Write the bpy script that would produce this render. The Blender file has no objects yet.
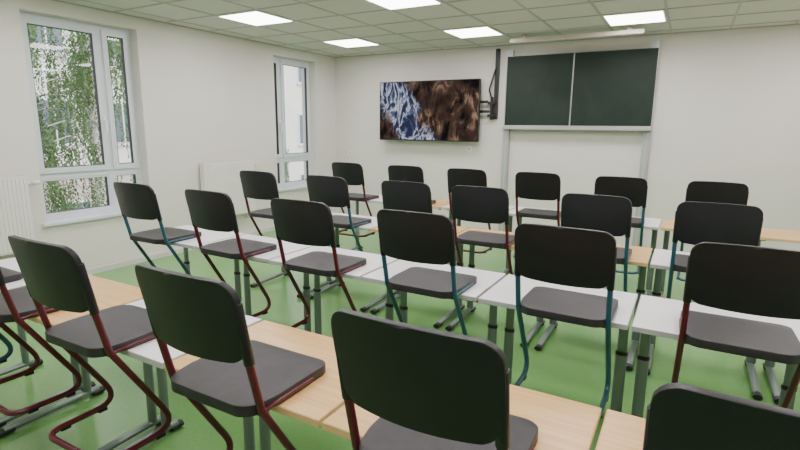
import bpy, bmesh, math, random
from mathutils import Vector, Matrix
random.seed(4)
COL = bpy.context.collection
FY = 1.6  # camera eye height

# ------------------------------------------------------------------ materials
def new_mat(name):
    m = bpy.data.materials.new(name); m.use_nodes = True
    nt = m.node_tree; b = nt.nodes["Principled BSDF"]
    return m, nt, b
def simple(name, col, rough=0.5, metal=0.0, noise=0.0, nscale=40, bump=0.0, bscale=200, spec=None, coat=0):
    m, nt, b = new_mat(name)
    b.inputs["Roughness"].default_value = rough
    b.inputs["Metallic"].default_value = metal
    if spec is not None: b.inputs["Specular IOR Level"].default_value = spec
    if coat: b.inputs["Coat Weight"].default_value = coat
    tc = nt.nodes.new("ShaderNodeTexCoord")
    if noise > 0:
        n = nt.nodes.new("ShaderNodeTexNoise"); n.inputs["Scale"].default_value = nscale; n.inputs["Detail"].default_value = 6
        r = nt.nodes.new("ShaderNodeValToRGB")
        r.color_ramp.elements[0].position = 0.3; r.color_ramp.elements[1].position = 0.7
        r.color_ramp.elements[0].color = tuple(c*(1-noise) for c in col)+(1,)
        r.color_ramp.elements[1].color = tuple(min(1, c*(1+noise)) for c in col)+(1,)
        nt.links.new(tc.outputs["Object"], n.inputs["Vector"]); nt.links.new(n.outputs["Fac"], r.inputs[0])
        nt.links.new(r.outputs[0], b.inputs["Base Color"])
    else:
        b.inputs["Base Color"].default_value = tuple(col)+(1,)
    if bump > 0:
        n2 = nt.nodes.new("ShaderNodeTexNoise"); n2.inputs["Scale"].default_value = bscale; n2.inputs["Detail"].default_value = 3
        bp = nt.nodes.new("ShaderNodeBump"); bp.inputs["Strength"].default_value = bump; bp.inputs["Distance"].default_value = 0.002
        nt.links.new(tc.outputs["Object"], n2.inputs["Vector"]); nt.links.new(n2.outputs["Fac"], bp.inputs["Height"])
        nt.links.new(bp.outputs[0], b.inputs["Normal"])
    return m
def emis(name, col, s):
    m = bpy.data.materials.new(name); m.use_nodes = True; nt = m.node_tree; nt.nodes.clear()
    e = nt.nodes.new("ShaderNodeEmission"); o = nt.nodes.new("ShaderNodeOutputMaterial")
    e.inputs[0].default_value = tuple(col)+(1,); e.inputs[1].default_value = s
    nt.links.new(e.outputs[0], o.inputs[0]); return m

M_wall = simple("wall_paint", (0.72,0.685,0.645), 0.85, noise=0.012, nscale=3, bump=0.15, bscale=300)
M_wallL = M_wall
M_floor = simple("linoleum_green", (0.165,0.355,0.115), 0.2, noise=0.06, nscale=60, bump=0.04, bscale=60)
M_tile = simple("ceiling_tile", (0.64,0.61,0.595), 0.9, noise=0.04, nscale=220)
M_grid = simple("ceiling_tbar", (0.42,0.42,0.40), 0.5)
M_base = simple("skirting", (0.62,0.62,0.58), 0.5)
M_pvc = simple("window_pvc", (0.66,0.69,0.75), 0.35)  # white frames; their bluish backlit shade is put into the base colour
M_whplast = simple("white_plastic", (0.8,0.8,0.79), 0.4)
M_gask = simple("gasket", (0.03,0.03,0.035), 0.6)
M_rad = simple("radiator_enamel", (0.80,0.77,0.74), 0.35)
M_black = simple("black_plastic", (0.012,0.012,0.014), 0.4)
M_back = simple("backrest_plastic", (0.0100,0.0095,0.0135), 0.38, noise=0.1, nscale=30, bump=0.25, bscale=500, spec=0.38)
M_seat = simple("seat_plastic", (0.027,0.0235,0.029), 0.48, noise=0.2, nscale=25, bump=0.3, bscale=450, spec=0.4)
M_red = simple("tube_red", (0.095,0.005,0.016), 0.3, spec=0.5)
M_teal = simple("tube_teal", (0.022,0.088,0.130), 0.3)
M_leg = simple("desk_frame_grey", (0.19,0.235,0.22), 0.35, metal=0.3)
M_white = simple("desk_top_white", (0.74,0.72,0.76), 0.28, noise=0.02, nscale=8)
M_whedge = simple("desk_edge_grey", (0.50,0.50,0.50), 0.4)
M_alu = simple("aluminium", (0.45,0.46,0.47), 0.4, metal=0.4)
M_lamp = simple("lamp_housing", (0.52,0.44,0.37), 0.4)
M_panel = emis("led_panel", (1.0,0.98,0.95), 12.0)
def wood(name, c1, c2):
    m, nt, b = new_mat(name)
    tc = nt.nodes.new("ShaderNodeTexCoord"); mp = nt.nodes.new("ShaderNodeMapping")
    mp.inputs["Scale"].default_value = (1.2, 22, 22)
    n = nt.nodes.new("ShaderNodeTexNoise"); n.inputs["Scale"].default_value = 3; n.inputs["Detail"].default_value = 8; n.inputs["Distortion"].default_value=0.6
    r = nt.nodes.new("ShaderNodeValToRGB"); r.color_ramp.elements[0].position=0.3; r.color_ramp.elements[1].position=0.72
    r.color_ramp.elements[0].color = c1+(1,); r.color_ramp.elements[1].color = c2+(1,)
    nt.links.new(tc.outputs["Object"], mp.inputs[0]); nt.links.new(mp.outputs[0], n.inputs["Vector"])
    nt.links.new(n.outputs["Fac"], r.inputs[0]); nt.links.new(r.outputs[0], b.inputs["Base Color"])
    b.inputs["Roughness"].default_value = 0.33
    return m
M_wood = wood("beech_top", (0.57,0.32,0.12), (0.71,0.44,0.19))
M_wedge = wood("beech_edge", (0.64,0.42,0.20), (0.74,0.51,0.27))
def board_mat():
    m, nt, b = new_mat("chalkboard_green")
    tc = nt.nodes.new("ShaderNodeTexCoord"); n = nt.nodes.new("ShaderNodeTexNoise")
    n.inputs["Scale"].default_value=1.8; n.inputs["Detail"].default_value=7; n.inputs["Distortion"].default_value=1.0
    r = nt.nodes.new("ShaderNodeValToRGB")
    r.color_ramp.elements[0].position=0.35; r.color_ramp.elements[1].position=0.8
    r.color_ramp.elements[0].color=(0.009,0.021,0.015,1); r.color_ramp.elements[1].color=(0.020,0.035,0.028,1)
    nt.links.new(tc.outputs["Object"], n.inputs["Vector"]); nt.links.new(n.outputs["Fac"], r.inputs[0]); nt.links.new(r.outputs[0], b.inputs["Base Color"])
    b.inputs["Roughness"].default_value=0.55; b.inputs["Specular IOR Level"].default_value=0.3
    return m
M_board = board_mat()
def glass_mat():
    m = bpy.data.materials.new("window_glass"); m.use_nodes=True; nt=m.node_tree; nt.nodes.clear()
    o=nt.nodes.new("ShaderNodeOutputMaterial"); t=nt.nodes.new("ShaderNodeBsdfTransparent"); g=nt.nodes.new("ShaderNodeBsdfGlossy")
    g.inputs["Roughness"].default_value=0.02; mx=nt.nodes.new("ShaderNodeMixShader")
    lw=nt.nodes.new("ShaderNodeLayerWeight"); lw.inputs[0].default_value=0.5
    pw=nt.nodes.new("ShaderNodeMath"); pw.operation='POWER'; pw.inputs[1].default_value=4.0
    ma=nt.nodes.new("ShaderNodeMath"); ma.operation='MULTIPLY_ADD'; ma.inputs[1].default_value=0.7; ma.inputs[2].default_value=0.05; ma.use_clamp=True
    nt.links.new(lw.outputs["Facing"],pw.inputs[0]); nt.links.new(pw.outputs[0],ma.inputs[0]); nt.links.new(ma.outputs[0],mx.inputs[0])
    nt.links.new(t.outputs[0],mx.inputs[1]); nt.links.new(g.outputs[0],mx.inputs[2]); nt.links.new(mx.outputs[0],o.inputs[0])
    return m
M_glass = glass_mat()
def tv_mat():
    m = bpy.data.materials.new("tv_picture"); m.use_nodes=True; nt=m.node_tree; nt.nodes.clear()
    N=nt.nodes.new; L=nt.links.new
    o=N("ShaderNodeOutputMaterial"); tc=N("ShaderNodeTexCoord")
    mp=N("ShaderNodeMapping"); mp.inputs["Rotation"].default_value=(0,math.radians(-40),0); mp.inputs["Scale"].default_value=(2.0,1,0.9)
    L(tc.outputs["Object"],mp.inputs[0])
    def ridge(scale,detail,dist,k):
        n=N("ShaderNodeTexNoise"); n.inputs["Scale"].default_value=scale; n.inputs["Detail"].default_value=detail; n.inputs["Roughness"].default_value=0.62; n.inputs["Distortion"].default_value=dist
        L(mp.outputs[0],n.inputs["Vector"])
        s=N("ShaderNodeMath"); s.operation='SUBTRACT'; L(n.outputs["Fac"],s.inputs[0]); s.inputs[1].default_value=0.5
        a=N("ShaderNodeMath"); a.operation='ABSOLUTE'; L(s.outputs[0],a.inputs[0])
        r=N("ShaderNodeMath"); r.operation='MULTIPLY_ADD'; L(a.outputs[0],r.inputs[0]); r.inputs[1].default_value=-k; r.inputs[2].default_value=1.0; r.use_clamp=True
        return r,n
    r1,n1=ridge(2.2,10,0.8,6.0); r2,_=ridge(3.2,8,0.9,9.0)
    mm=N("ShaderNodeMath"); mm.operation='MULTIPLY'; L(r1.outputs[0],mm.inputs[0])
    big=N("ShaderNodeTexNoise"); big.inputs["Scale"].default_value=1.7; big.inputs["Detail"].default_value=4; L(tc.outputs["Object"],big.inputs["Vector"])
    bm_=N("ShaderNodeMapRange"); bm_.inputs[1].default_value=0.35; bm_.inputs[2].default_value=0.62; L(big.outputs["Fac"],bm_.inputs[0]); L(bm_.outputs[0],mm.inputs[1])
    br=N("ShaderNodeValToRGB"); e=br.color_ramp.elements
    e[0].position=0.10; e[0].color=(0.010,0.008,0.009,1); e[1].position=1.0; e[1].color=(0.42,0.26,0.17,1)
    x=e.new(0.55); x.color=(0.075,0.045,0.034,1)
    L(mm.outputs[0],br.inputs[0])
    bl=N("ShaderNodeValToRGB"); e=bl.color_ramp.elements
    e[0].position=0.15; e[0].color=(0.030,0.036,0.075,1); e[1].position=0.95; e[1].color=(0.66,0.68,0.76,1)
    x=e.new(0.60); x.color=(0.12,0.14,0.26,1)
    L(r2.outputs[0],bl.inputs[0])
    sp=N("ShaderNodeSeparateXYZ"); L(tc.outputs["Object"],sp.inputs[0])
    a=N("ShaderNodeMath"); a.operation='MULTIPLY_ADD'; L(sp.outputs["Z"],a.inputs[0]); a.inputs[1].default_value=0.6; L(sp.outputs["X"],a.inputs[2])
    n2=N("ShaderNodeTexNoise"); n2.inputs["Scale"].default_value=2.4; n2.inputs["Detail"].default_value=8; L(tc.outputs["Object"],n2.inputs["Vector"])
    a2=N("ShaderNodeMath"); a2.operation='MULTIPLY_ADD'; L(n2.outputs["Fac"],a2.inputs[0]); a2.inputs[1].default_value=0.8; L(a.outputs[0],a2.inputs[2])
    a3=N("ShaderNodeMath"); a3.operation='ADD'; L(a2.outputs[0],a3.inputs[0]); a3.inputs[1].default_value=0.08
    ab=N("ShaderNodeMath"); ab.operation='ABSOLUTE'; L(a3.outputs[0],ab.inputs[0])
    mr=N("ShaderNodeMapRange"); mr.inputs[1].default_value=0.24; mr.inputs[2].default_value=0.40; mr.inputs[3].default_value=1; mr.inputs[4].default_value=0; L(ab.outputs[0],mr.inputs[0])
    mx=N("ShaderNodeMix"); mx.data_type='RGBA'; L(mr.outputs[0],mx.inputs[0]); L(br.outputs[0],mx.inputs[6]); L(bl.outputs[0],mx.inputs[7])
    em=N("ShaderNodeEmission"); em.inputs[1].default_value=0.95; L(mx.outputs[2],em.inputs[0])
    L(em.outputs[0],o.inputs[0]); return m
M_tv = tv_mat()

# ------------------------------------------------------------------ mesh helpers
def box(bm, x0,x1,y0,y1,z0,z1, mi=0):
    vs=[bm.verts.new(p) for p in ((x0,y0,z0),(x1,y0,z0),(x1,y1,z0),(x0,y1,z0),(x0,y0,z1),(x1,y0,z1),(x1,y1,z1),(x0,y1,z1))]
    for q in ((0,3,2,1),(4,5,6,7),(0,1,5,4),(1,2,6,5),(2,3,7,6),(3,0,4,7)):
        f=bm.faces.new([vs[i] for i in q]); f.material_index=mi
def quadx(bm,x,y0,y1,z0,z1,mi):
    f=bm.faces.new([bm.verts.new(p) for p in ((x,y0,z0),(x,y1,z0),(x,y1,z1),(x,y0,z1))]); f.material_index=mi
def fillet(pts, r, n=6):
    out=[Vector(pts[0])]
    for i in range(1,len(pts)-1):
        p=Vector(pts[i]); a=(Vector(pts[i-1])-p); b=(Vector(pts[i+1])-p)
        ang=a.angle(b); d=min(r/math.tan(ang/2), a.length*0.49, b.length*0.49)
        s=p+a.normalized()*d; e=p+b.normalized()*d
        for k in range(n+1):
            t=k/n; out.append(s*(1-t)**2+p*2*t*(1-t)+e*t*t)
    out.append(Vector(pts[-1])); return out
def sweep(bm, pts, r, mi=0, sides=12, closed=False, sx=1.0, sy=1.0):
    pts=[Vector(p) for p in pts]; n=len(pts)
    t0=(pts[1]-pts[0]).normalized()
    up=Vector((0,0,1)) if abs(t0.z)<0.9 else Vector((1,0,0))
    nrm=t0.cross(up).normalized(); rings=[]; pt=t0
    for i in range(n):
        if i==0: t=t0
        elif i==n-1: t=(pts[i]-pts[i-1]).normalized()
        else: t=((pts[i+1]-pts[i]).normalized()+(pts[i]-pts[i-1]).normalized()).normalized()
        q=pt.rotation_difference(t); nrm=(q@nrm).normalized(); pt=t
        bn=t.cross(nrm)
        rings.append([bm.verts.new(pts[i]+nrm*math.cos(2*math.pi*k/sides)*r*sx+bn*math.sin(2*math.pi*k/sides)*r*sy) for k in range(sides)])
    for i in range(n-1):
        for k in range(sides):
            f=bm.faces.new((rings[i][k],rings[i][(k+1)%sides],rings[i+1][(k+1)%sides],rings[i+1][k])); f.material_index=mi; f.smooth=True
    f=bm.faces.new(rings[0][::-1]); f.material_index=mi
    f=bm.faces.new(rings[-1]); f.material_index=mi
def plate(bm, hwfun, v0, v1, r, mapf, th, mi, nu=14, nv=14):
    vs=[]
    for k in range(6): vs.append(v0+r*(1-math.cos(math.pi/2*k/5)))
    for k in range(1,nv): vs.append(v0+r+(v1-v0-2*r)*k/nv)
    for k in range(6): vs.append(v1-r*(1-math.sin(math.pi/2*k/5)) )
    vs=sorted(set(round(v,6) for v in vs))
    grid={}
    for s in (0,1):
        for j,v in enumerate(vs):
            d=max(0,(v0+r)-v, v-(v1-r)); d=min(d,r)
            hw=hwfun(v)-r+math.sqrt(max(0,r*r-d*d))
            for i in range(nu+1):
                u=-hw+2*hw*i/nu
                grid[s,j,i]=bm.verts.new(mapf(u,v,(s-0.5)*th))
    J=len(vs)-1
    def F(*q):
        f=bm.faces.new(q); f.material_index=mi; f.smooth=True
    for j in range(J):
        for i in range(nu):
            F(grid[0,j,i],grid[0,j,i+1],grid[0,j+1,i+1],grid[0,j+1,i])
            F(grid[1,j,i],grid[1,j+1,i],grid[1,j+1,i+1],grid[1,j,i+1])
        F(grid[0,j,0],grid[0,j+1,0],grid[1,j+1,0],grid[1,j,0])
        F(grid[0,j,nu],grid[1,j,nu],grid[1,j+1,nu],grid[0,j+1,nu])
    for i in range(nu):
        F(grid[0,0,i],grid[1,0,i],grid[1,0,i+1],grid[0,0,i+1])
        F(grid[0,J,i],grid[0,J,i+1],grid[1,J,i+1],grid[1,J,i])
def finish(bm, name, mats, parent=None, bevel=0.0, seg=2, smooth=False, ang=40):
    bmesh.ops.recalc_face_normals(bm, faces=bm.faces[:])
    me=bpy.data.meshes.new(name); bm.to_mesh(me); bm.free()
    for m in mats: me.materials.append(m)
    o=bpy.data.objects.new(name, me); COL.objects.link(o)
    if bevel>0: add_bevel(o,bevel,seg,ang)
    if parent: o.parent=parent
    return o
def add_bevel(o,w,seg=2,ang=40):
    md=o.modifiers.new("bevel","BEVEL"); md.width=w; md.segments=seg; md.limit_method='ANGLE'; md.angle_limit=math.radians(ang)
    md.harden_normals=False

# ------------------------------------------------------------------ room
XL, XR, YB, YF, H = -5.5, 2.4, 7.4, -1.3, 2.78
bm=bmesh.new(); box(bm,XL-0.3,XR+0.2,YF-0.2,YB+0.2,-0.1,0); finish(bm,"floor",[M_floor])
bm=bmesh.new(); box(bm,XL-0.3,XR+0.2,YF-0.2,YB+0.2,H,H+0.12); finish(bm,"ceiling",[M_tile])
bm=bmesh.new(); box(bm,XL-0.3,XR+0.2,YB,YB+0.2,0,H); finish(bm,"wall_back",[M_wall])
bm=bmesh.new(); box(bm,XR,XR+0.2,YF,YB,0,H); finish(bm,"wall_right",[M_wall])
bm=bmesh.new(); box(bm,XL-0.3,XR+0.2,YF-0.2,YF,0,H); finish(bm,"wall_front",[M_wall])
W=[(2.57,3.72,0.62,2.64,3.36),(5.88,6.86,0.62,2.64,6.13)]
bm=bmesh.new(); ys=[YF]
x0,x1=XL-0.3,XL
prev=YF
for (a,b,z0,z1,_m) in W:
    box(bm,x0,x1,prev,a,0,H); box(bm,x0,x1,a,b,0,z0); box(bm,x0,x1,a,b,z1,H); prev=b
box(bm,x0,x1,prev,YB,0,H)
finish(bm,"wall_left",[M_wallL])
bm=bmesh.new(); box(bm,XL,XL+0.015,YF,YB,0,0.06); finish(bm,"baseboard_left",[M_base])
bm=bmesh.new(); box(bm,XL+0.015,XR,YB-0.015,YB,0,0.06); finish(bm,"baseboard_back",[M_base])
bm=bmesh.new(); box(bm,XR-0.015,XR,YF,YB-0.015,0,0.06); finish(bm,"baseboard_right",[M_base])
# ceiling grid
T=0.617; lx=[-4.335,-2.485,-0.635,1.215]; ly=[6.24,4.39,2.54,0.69]
bm=bmesh.new()
gx=lx[0]-T/2
while gx>XL: gx-=T
gx+=T
while gx<XR: box(bm,gx-0.012,gx+0.012,YF,YB,H-0.006,H); gx+=T
gy=ly[0]+T/2
while gy<YB: gy+=T
gy-=T
while gy>YF: box(bm,XL,XR,gy-0.012,gy+0.012,H-0.0065,H); gy-=T
box(bm,XL,XL+0.02,YF,YB,H-0.01,H); box(bm,XL,XR,YB-0.02,YB,H-0.01,H)
finish(bm,"trim_ceiling_grid",[M_grid])
for x in lx:
    for y in ly:
        bm=bmesh.new(); h=T/2-0.014
        box(bm,x-h,x+h,y-h,y+h,H-0.012,H,0)
        box(bm,x-h+0.018,x+h-0.018,y-h+0.018,y+h-0.018,H-0.014,H-0.0119,1)
        o=finish(bm,"ceiling_led_panel",[M_whplast,M_panel])
        l=bpy.data.lights.new("led_area","AREA"); l.shape='SQUARE'; l.size=0.55; l.energy=15.5; l.color=(1.0,0.95,0.93)
        lo=bpy.data.objects.new("led_area",l); COL.objects.link(lo); lo.location=(x,y,H-0.02); lo.parent=o

# windows
for wi,(a,b,z0,z1,mid) in enumerate(W):
    bm=bmesh.new(); X0,X1=-5.70,-5.63; tz=z0+0.46; fw=0.055
    def frame(bm,ya,yb,za,zb,xa,xb,w,mi=0):
        box(bm,xa,xb,ya,ya+w,za,zb,mi); box(bm,xa,xb,yb-w,yb,za,zb,mi)
        box(bm,xa,xb,ya+w,yb-w,za,za+w,mi); box(bm,xa,xb,ya+w,yb-w,zb-w,zb,mi)
    frame(bm,a,b,z0,z1,X0,X1,fw)
    box(bm,X0,X1,a+fw,b-fw,tz-0.035,tz+0.035,0)
    box(bm,X0,X1,mid-0.035,mid+0.035,z0+fw,tz-0.035,0)
    box(bm,X0,X1,mid-0.035,mid+0.035,tz+0.035,z1-fw,0)
    panes=[(a+fw,mid-0.035),(mid+0.035,b-fw)]
    for (ya,yb) in panes:
        frame(bm,ya-0.012,yb+0.012,tz+0.023,z1-fw+0.012,X1-0.03,X1+0.02,0.056)
        frame(bm,ya+0.044,yb-0.044,tz+0.079,z1-fw-0.044,X1-0.02,X1+0.0205,0.006,1)
        quadx(bm,X1-0.012,ya+0.04,yb-0.04,tz+0.07,z1-fw-0.04,2)
        frame(bm,ya,yb,z0+fw,tz-0.035,X1-0.05,X1-0.005,0.02,0)
        frame(bm,ya+0.02,yb-0.02,z0+fw+0.02,tz-0.055,X1-0.05,X1-0.006,0.005,1)
        quadx(bm,X1-0.035,ya+0.02,yb-0.02,z0+fw+0.02,tz-0.055,2)
    hy=mid-0.04; hz=tz+0.55
    box(bm,X1+0.02,X1+0.032,hy-0.014,hy+0.014,hz-0.06,hz+0.06,3)
    box(bm,X1+0.032,X1+0.06,hy-0.01,hy+0.01,hz-0.01,hz+0.01,3)
    box(bm,X1+0.05,X1+0.064,hy-0.012,hy+0.012,hz-0.13,hz+0.012,3)
    finish(bm,"window_%d"%(wi+1),[M_pvc,M_gask,M_glass,M_whplast])
    bm=bmesh.new(); box(bm,X1,XL+0.04,a-0.04,b+0.04,z0-0.03,z0+0.004); finish(bm,"trim_%d"%(wi+1),[M_pvc],bevel=0.006)

# radiators
def radiator(y0,y1,z0,z1):
    bm=bmesh.new(); xw=XL+0.035; xf=XL+0.115; xe=XL+0.003
    box(bm,xw,xw+0.012,y0+0.01,y1-0.01,z0+0.02,z1-0.02)
    n=int((y1-y0)/0.0333); w=(y1-y0)/n
    for k in range(n):
        box(bm,xf-0.012,xf,y0+k*w+0.004,y0+(k+1)*w-0.004,z0+0.015,z1-0.03)
    box(bm,xf-0.02,xf-0.006,y0,y1,z0,z1-0.01)
    box(bm,xw,xf+0.002,y0-0.003,y0+0.004,z0,z1); box(bm,xw,xf+0.002,y1-0.004,y1+0.003,z0,z1)
    k=y0
    while k<y1-0.012: box(bm,xw,xf,k,k+0.012,z1-0.006,z1); k+=0.03
    box(bm,xf-0.01,xf+0.002,y0,y1,z1-0.03,z1); box(bm,xw,xw+0.01,y0,y1,z1-0.03,z1)
    for yy in (y0+0.15,y1-0.15): box(bm,xe,xw+0.02,yy-0.02,yy+0.02,z0+0.05,z1-0.05)
    for dy in (0.05,0.10):
        sweep(bm,fillet([(XL+0.06,y1-dy,z0),(XL+0.06,y1-dy,z0-0.08),(xe,y1-dy,z0-0.08)],0.03),0.009,0)
    sweep(bm,[(XL+0.075,y1,z1-0.08),(XL+0.075,y1+0.05,z1-0.08)],0.012,0)
    sweep(bm,[(XL+0.075,y1+0.05,z1-0.08),(XL+0.075,y1+0.12,z1-0.08)],0.02,0)
    finish(bm,"radiator",[M_rad])
radiator(4.42,5.28,0.37,1.12); radiator(1.3,2.40,0.40,1.12)

# chalkboard
bm=bmesh.new(); YW=YB-0.003
bx0,bx1,bz0,bz1=-2.385,-0.435,1.635,2.61; yb=YB-0.06; seam=-1.455
for (xa,xb) in ((bx0,seam-0.001),(seam+0.001,bx1)):
    g=0.007
    box(bm,xa+g,xb-g,yb-0.022,yb,bz0+g,bz1-g,0)
    box(bm,xa,xa+g,yb-0.026,yb,bz0,bz1,1); box(bm,xb-g,xb,yb-0.026,yb,bz0,bz1,1)
    box(bm,xa+g,xb-g,yb-0.026,yb,bz0,bz0+g,1); box(bm,xa+g,xb-g,yb-0.026,yb,bz1-g,bz1,1)
box(bm,bx0-0.01,bx1,yb-0.10,yb,bz0-0.05,bz0-0.035,1); box(bm,bx0-0.01,bx1,yb-0.105,yb-0.095,bz0-0.05,bz0-0.015,1)
box(bm,bx0-0.01,bx1,yb-0.03,yb,bz0-0.05,bz0,1)
for xp in (bx0+0.03,bx1-0.045):
    box(bm,xp-0.045,xp+0.045,yb+0.001,YW,0.03,2.70,1)
    box(bm,xp-0.012,xp+0.012,yb-0.003,yb+0.002,0.02,2.68,2)
    box(bm,xp-0.06,xp+0.06,yb-0.02,YB-0.02,0.001,0.03,1)
finish(bm,"chalkboard",[M_board,M_alu,M_whedge],bevel=0.0015)
bm=bmesh.new()
box(bm,-2.15,-0.57,6.67,6.73,2.69,2.735,0); box(bm,-2.13,-0.59,6.678,6.722,2.686,2.691,1)
box(bm,-2.0,-1.94,6.69,6.71,2.735,H-0.007,0); box(bm,-0.76,-0.70,6.69,6.71,2.735,H-0.007,0)
finish(bm,"chalkboard_lamp",[M_lamp,M_whplast],bevel=0.006)
# TV
bm=bmesh.new(); sc=7.25/7.4
tx0,tx1,tz0,tz1=-4.56*sc,-2.80*sc,1.6-0.215*sc,1.6+0.725*sc
cx,cz=(tx0+tx1)/2,(tz0+tz1)/2
w2,h2=(tx1-tx0)/2,(tz1-tz0)/2
box(bm,-w2,w2,-0.03,0.02,-h2,h2,0)
box(bm,-w2+0.012,w2-0.012,-0.032,-0.0301,-h2+0.018,h2-0.012,1)
box(bm,-w2*0.7,w2*0.7,0.02,0.05,-h2*0.7,h2*0.5,0)
box(bm,w2-0.5,w2+0.13,0.055,0.075,-0.03,0.01,0)
box(bm,w2-0.5,w2+0.10,0.055,0.075,0.11,0.15,0)
box(bm,w2+0.10,w2+0.2,0.05,0.145,-0.09,-0.05,0); box(bm,w2+0.10,w2+0.2,0.05,0.145,0.09,0.13,0)
sweep(bm,[(w2+0.15,0.09,-0.13),(w2+0.15,0.09,0.20)],0.022,0)
box(bm,w2+0.17,w2+0.23,0.11,0.145,-0.12,0.88,0)
sweep(bm,fillet([(w2+0.16,0.08,0.15),(w2+0.11,0.06,0.30),(w2+0.19,0.10,0.62)],0.1),0.012,0)
o=finish(bm,"television",[M_black,M_tv],bevel=0.003); o.location=(cx,7.25,cz)
def socket(x,z,w=0.08):
    bm=bmesh.new(); box(bm,x-w/2,x+w/2,YB-0.012,YB-0.001,z-0.04,z+0.04,0)
    sweep(bm,[(x,YB-0.013,z),(x,YB-0.009,z)],0.02,1,16); finish(bm,"electrical_socket",[M_whplast,M_whedge],bevel=0.003)
socket(-2.95,1.28); socket(-5.2,1.15); socket(-2.95,0.3)

# ------------------------------------------------------------------ chair
def chair_mesh(frame_mat, name):
    bm=bmesh.new()
    tx=0.200; r=0.0125
    def bw(v):
        t=(v-0.60)/(0.26); return 0.196+0.016*math.sin(min(1,max(0,t))*math.pi*0.75)
    def bmap(u,v,s):
        c=0.035*(1-(u/0.21)**2)
        zz=v+0.010*(1-(u/0.21)**2)*(1 if v>0.73 else -0.6)*abs((v-0.73)/0.13)
        yy=0.055-(v-0.605)*0.21 - c
        return Vector((u,yy+s,zz))
    plate(bm,bw,0.612,0.862,0.045,bmap,0.022,0)
    def sw(v):
        return 0.185+0.020*min(1,max(0,(v-0.045)/0.12))
    def smap(u,v,s):
        dip=-0.005*(1-(u/0.2)**2)*math.sin(min(1,max(0,(v-0.05)/0.36))*math.pi)
        if s<0: dip=0
        roll=-0.010*max(0,(v-0.34)/0.1)**2 if s>0 else 0
        return Vector((u,v,0.445+dip+roll+s))
    plate(bm,sw,0.045,0.430,0.055,smap,0.036,1)
    P=[(-tx,0.020,0.80),(-tx,0.055,0.60),(-tx,0.092,0.44),(-tx,0.350,0.0125),(-tx,0.025,0.0125),(tx,0.025,0.0125),(tx,0.350,0.0125),(tx,0.092,0.44),(tx,0.055,0.60),(tx,0.020,0.80)]
    sweep(bm,fillet(P,0.07,7),r,2,12)
    sweep(bm,[(-tx,0.105,0.422),(tx,0.105,0.422)],0.010,2,10)
    for s in (-1,1):
        sweep(bm,fillet([(s*tx,0.10,0.435),(s*(tx+0.004),0.16,0.442),(s*(tx+0.004),0.32,0.442),(s*0.17,0.36,0.442)],0.03,4),0.007,2,8)
        box(bm,s*tx-0.013,s*tx+0.013,0.24,0.28,-0.004,0.012,0); box(bm,s*tx-0.013,s*tx+0.013,0.08,0.12,-0.004,0.012,0)
        sweep(bm,[(s*tx,0.054,0.607),(s*tx,0.018,0.80)],0.016,0,12)
    bmesh.ops.recalc_face_normals(bm, faces=bm.faces[:])
    me=bpy.data.meshes.new(name); bm.to_mesh(me); bm.free()
    for m in (M_back,M_seat,frame_mat): me.materials.append(m)
    return me
CH={'r':chair_mesh(M_red,"school_chair_red"),'t':chair_mesh(M_teal,"school_chair_teal")}
# ------------------------------------------------------------------ desk
def desk_mesh(top, edge, name, w=0.70, d=0.50):
    bm=bmesh.new()
    z=0.75
    box(bm,-w/2+0.003,w/2-0.003,0.003,d-0.003,z-0.024,z,0)
    box(bm,-w/2,w/2,0,0.003,z-0.0245,z-0.0005,1); box(bm,-w/2,w/2,d-0.003,d,z-0.0245,z-0.0005,1)
    box(bm,-w/2,-w/2+0.003,0.003,d-0.003,z-0.0245,z-0.0005,1); box(bm,w/2-0.003,w/2,0.003,d-0.003,z-0.0245,z-0.0005,1)
    for s in (-1,1):
        x=s*(w/2-0.045)
        sweep(bm,[(x,0.43,0.05),(x,0.43,0.44)],0.024,2,16,sx=0.8,sy=1.2)
        sweep(bm,[(x,0.43,0.42),(x,0.43,0.71)],0.020,2,16,sx=0.8,sy=1.2)
        sweep(bm,[(x,0.43,0.425),(x,0.43,0.445)],0.0255,3,16,sx=0.85,sy=1.2)
        box(bm,x-0.018,x+0.018,0.10,0.47,0.700,z-0.0245,2)
        sweep(bm,fillet([(x,0.0,0.028),(x,0.40,0.038),(x,0.49,0.036)],0.05,4),0.022,2,14,sx=1.0,sy=0.8)
        sweep(bm,[(x,-0.035,0.020),(x,0.045,0.022)],0.0265,3,14,sx=1.0,sy=0.7)
        sweep(bm,[(x,0.45,0.022),(x,0.52,0.020)],0.0265,3,14,sx=1.0,sy=0.7)
    box(bm,-w/2+0.045,w/2-0.045,0.415,0.445,0.66,0.70,2)
    bmesh.ops.recalc_face_normals(bm, faces=bm.faces[:])
    me=bpy.data.meshes.new(name); bm.to_mesh(me); bm.free()
    for m in (top,edge,M_leg,M_black): me.materials.append(m)
    return me
DK={'w':desk_mesh(M_white,M_whedge,"desk_white"),'o':desk_mesh(M_wood,M_wedge,"desk_beech")}

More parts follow.
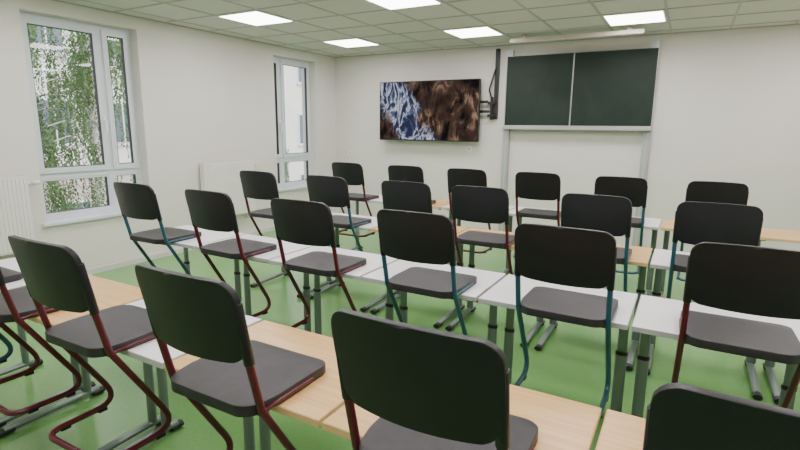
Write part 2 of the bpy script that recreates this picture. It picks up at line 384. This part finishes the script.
pitch=0.715
colx=[0.215-pitch*i for i in range(6)][::-1]
rows={
 'A':dict(y=0.90, xs=[-3.33,-2.66,-1.99,-1.225,-0.48,0.20], c="trrrrt", d="wowoooo", ),
 'B':dict(y=2.17, xs=[-3.41,-2.64,-1.88,-1.15,-0.425,0.26], c="trrttr", d="wwwwwww"),
 'C':dict(y=3.37, xs=[-3.41,-2.62,-1.86,-1.26,-0.475,0.19], c="rttrtt", d="wwooowo"),
 'D':dict(y=4.78, xs=[-3.41,-2.64,-1.93,-1.21,-0.48,0.24], c="rtrrtt", d="wowwwoo"),
}
rot={'A':[0,-1,1,0,0.5,0],'B':[1.5,-1,1,0,-0.5,1],'C':[1,-1,0.5,1,-1,0],'D':[0,1,-1,0,1,-1]}
for k,R_ in rows.items():
    dy=R_['y']+0.16
    cols=colx+[colx[-1]+pitch]
    for i,x in enumerate(cols):
        o=bpy.data.objects.new("school_desk",DK[R_['d'][i]]); COL.objects.link(o); o.location=(x,dy+random.uniform(-.006,.006),0.001); add_bevel(o,0.003,2)
    for i,x in enumerate(R_['xs']):
        o=bpy.data.objects.new("school_chair",CH[R_['c'][i]]); COL.objects.link(o)
        o.location=(x,R_['y'],0.752-0.427); o.rotation_euler=(0,0,math.radians(rot[k][i])); add_bevel(o,0.005,3,50)

# ------------------------------------------------------------------ outside
M_fac=simple("facade_render",(0.72,0.72,0.73),0.9,noise=0.04,nscale=1.5)
M_fac2=simple("facade_pink",(0.55,0.46,0.46),0.9,noise=0.04,nscale=1.5)
M_fglass=simple("facade_window_glass",(0.10,0.13,0.18),0.2)
M_grass=simple("lawn",(0.12,0.22,0.07),0.9,noise=0.3,nscale=4)
M_bark=simple("birch_bark",(0.45,0.43,0.40),0.8,noise=0.5,nscale=9)
M_leaf=simple("birch_leaf",(0.080,0.150,0.042),0.6,noise=0.45,nscale=3)
bm=bmesh.new(); box(bm,-40,XL-0.3,-20,45,-3.3,-3.2); finish(bm,"lawn",[M_grass])
bm=bmesh.new()
box(bm,-22,-18,-4,13.0,-3.2,12,0)
box(bm,-19,-16.5,13.0,34,-3.2,11,0)
box(bm,-18,-17.4,-4,13,-3.2,0.2,3)
for (xf,ya,yb_,zs,zt) in ((-18.0,-3.0,12.5,0.9,11),(-17.4,-3.0,12.5,-2.4,0),(-16.5,14.6,33,-2.2,10.5)):
    y=ya
    while y<yb_-1.2:
        z=zs
        while z<zt-1.6:
            box(bm,xf-0.02,xf+0.03,y,y+1.1,z,z+1.5,2); box(bm,xf,xf+0.04,y+0.07,y+0.52,z+0.07,z+1.43,1); box(bm,xf,xf+0.04,y+0.58,y+1.03,z+0.07,z+1.43,1)
            box(bm,xf,xf+0.12,y-0.05,y+1.15,z-0.06,z,2)
            z+=2.9
        y+=2.3
finish(bm,"neighbouring_building",[M_fac,M_fglass,M_pvc,M_fac2])
def birch(x,y,h,R,n,seed,droop=1.0):
    rnd=random.Random(seed); bm=bmesh.new()
    base=-3.2
    sweep(bm,[(x,y,base+0.005),(x+0.1,y,base+h*0.4),(x-0.05,y+0.1,base+h*0.8),(x,y,base+h)],0.09,0,10)
    for c_ in range(n):
        a=rnd.uniform(0,2*math.pi); rr=R*math.sqrt(rnd.random())
        z=base+h*(0.42+0.56*rnd.random())*(1-0.2*rr/R)
        bx_,by_=x+rr*math.cos(a),y+rr*math.sin(a)
        sweep(bm,fillet([(x,y,z-0.7),((x+bx_)/2,(y+by_)/2,z+0.15),(bx_,by_,z)],0.3,4),0.013,0,5)
        for s_ in range(8):
            px,py=bx_+rnd.gauss(0,.10),by_+rnd.gauss(0,.10)
            L=rnd.uniform(0.7,2.4)*droop; m=int(L*32)
            q=Vector((px,py,z)); d=Vector((rnd.uniform(-.08,.08),rnd.uniform(-.08,.08),-1))
            for j in range(m):
                q=q+d.normalized()*(L/m); d.x+=rnd.uniform(-.02,.02); d.y+=rnd.uniform(-.02,.02)
                if q.z<base+0.25: break
                c=q+Vector((rnd.uniform(-.035,.035),rnd.uniform(-.035,.035),0))
                s=rnd.uniform(0.014,0.030)
                u=Vector((rnd.uniform(-1,1),rnd.uniform(-1,1),rnd.uniform(-1.6,1.6))).normalized(); w=u.orthogonal().normalized()
                f=bm.faces.new([bm.verts.new(c+u*s*1.3),bm.verts.new(c+w*s*.8),bm.verts.new(c-u*s*1.3),bm.verts.new(c-w*s*.8)]); f.material_index=1
    me=bpy.data.meshes.new("birch_tree"); bm.to_mesh(me); bm.free()
    me.materials.append(M_bark); me.materials.append(M_leaf)
    o=bpy.data.objects.new("birch_tree",me); COL.objects.link(o)
birch(-11.5,6.5,9.0,1.2,52,1)
birch(-13.5,4.6,8.0,1.1,26,2)
birch(-14.0,14.2,6.2,1.0,36,5)

# ------------------------------------------------------------------ world
w=bpy.data.worlds.new("sky"); bpy.context.scene.world=w; w.use_nodes=True; nt=w.node_tree
bg=nt.nodes["Background"]; sk=nt.nodes.new("ShaderNodeTexSky"); sk.sky_type='NISHITA'; sk.sun_disc=False; sk.sun_elevation=math.radians(40); sk.sun_rotation=math.radians(70)
sk.air_density=1.0; sk.dust_density=4.0
mx=nt.nodes.new("ShaderNodeMix"); mx.data_type='RGBA'; mx.inputs[0].default_value=0.6; mx.inputs[7].default_value=(4.2,4.4,4.7,1)
nt.links.new(sk.outputs[0],mx.inputs[6]); nt.links.new(mx.outputs[2],bg.inputs[0]); bg.inputs[1].default_value=0.65

# ------------------------------------------------------------------ camera
f=504.0
def ray(px,py): return Vector((px-400,225-py,-f))
v1=ray(690,130).normalized(); v2=(-ray(-511,118)).normalized()
Z=v2.cross(v1).normalized(); X=v1.cross(Z).normalized()
R3=Matrix((X,v1,Z))
cam=bpy.data.cameras.new("camera"); co=bpy.data.objects.new("camera",cam); COL.objects.link(co)
cam.sensor_width=36; cam.lens=f*36/800; cam.clip_start=0.02
co.matrix_world=Matrix.Translation((0,0,FY))@R3.to_4x4()
bpy.context.scene.camera=co
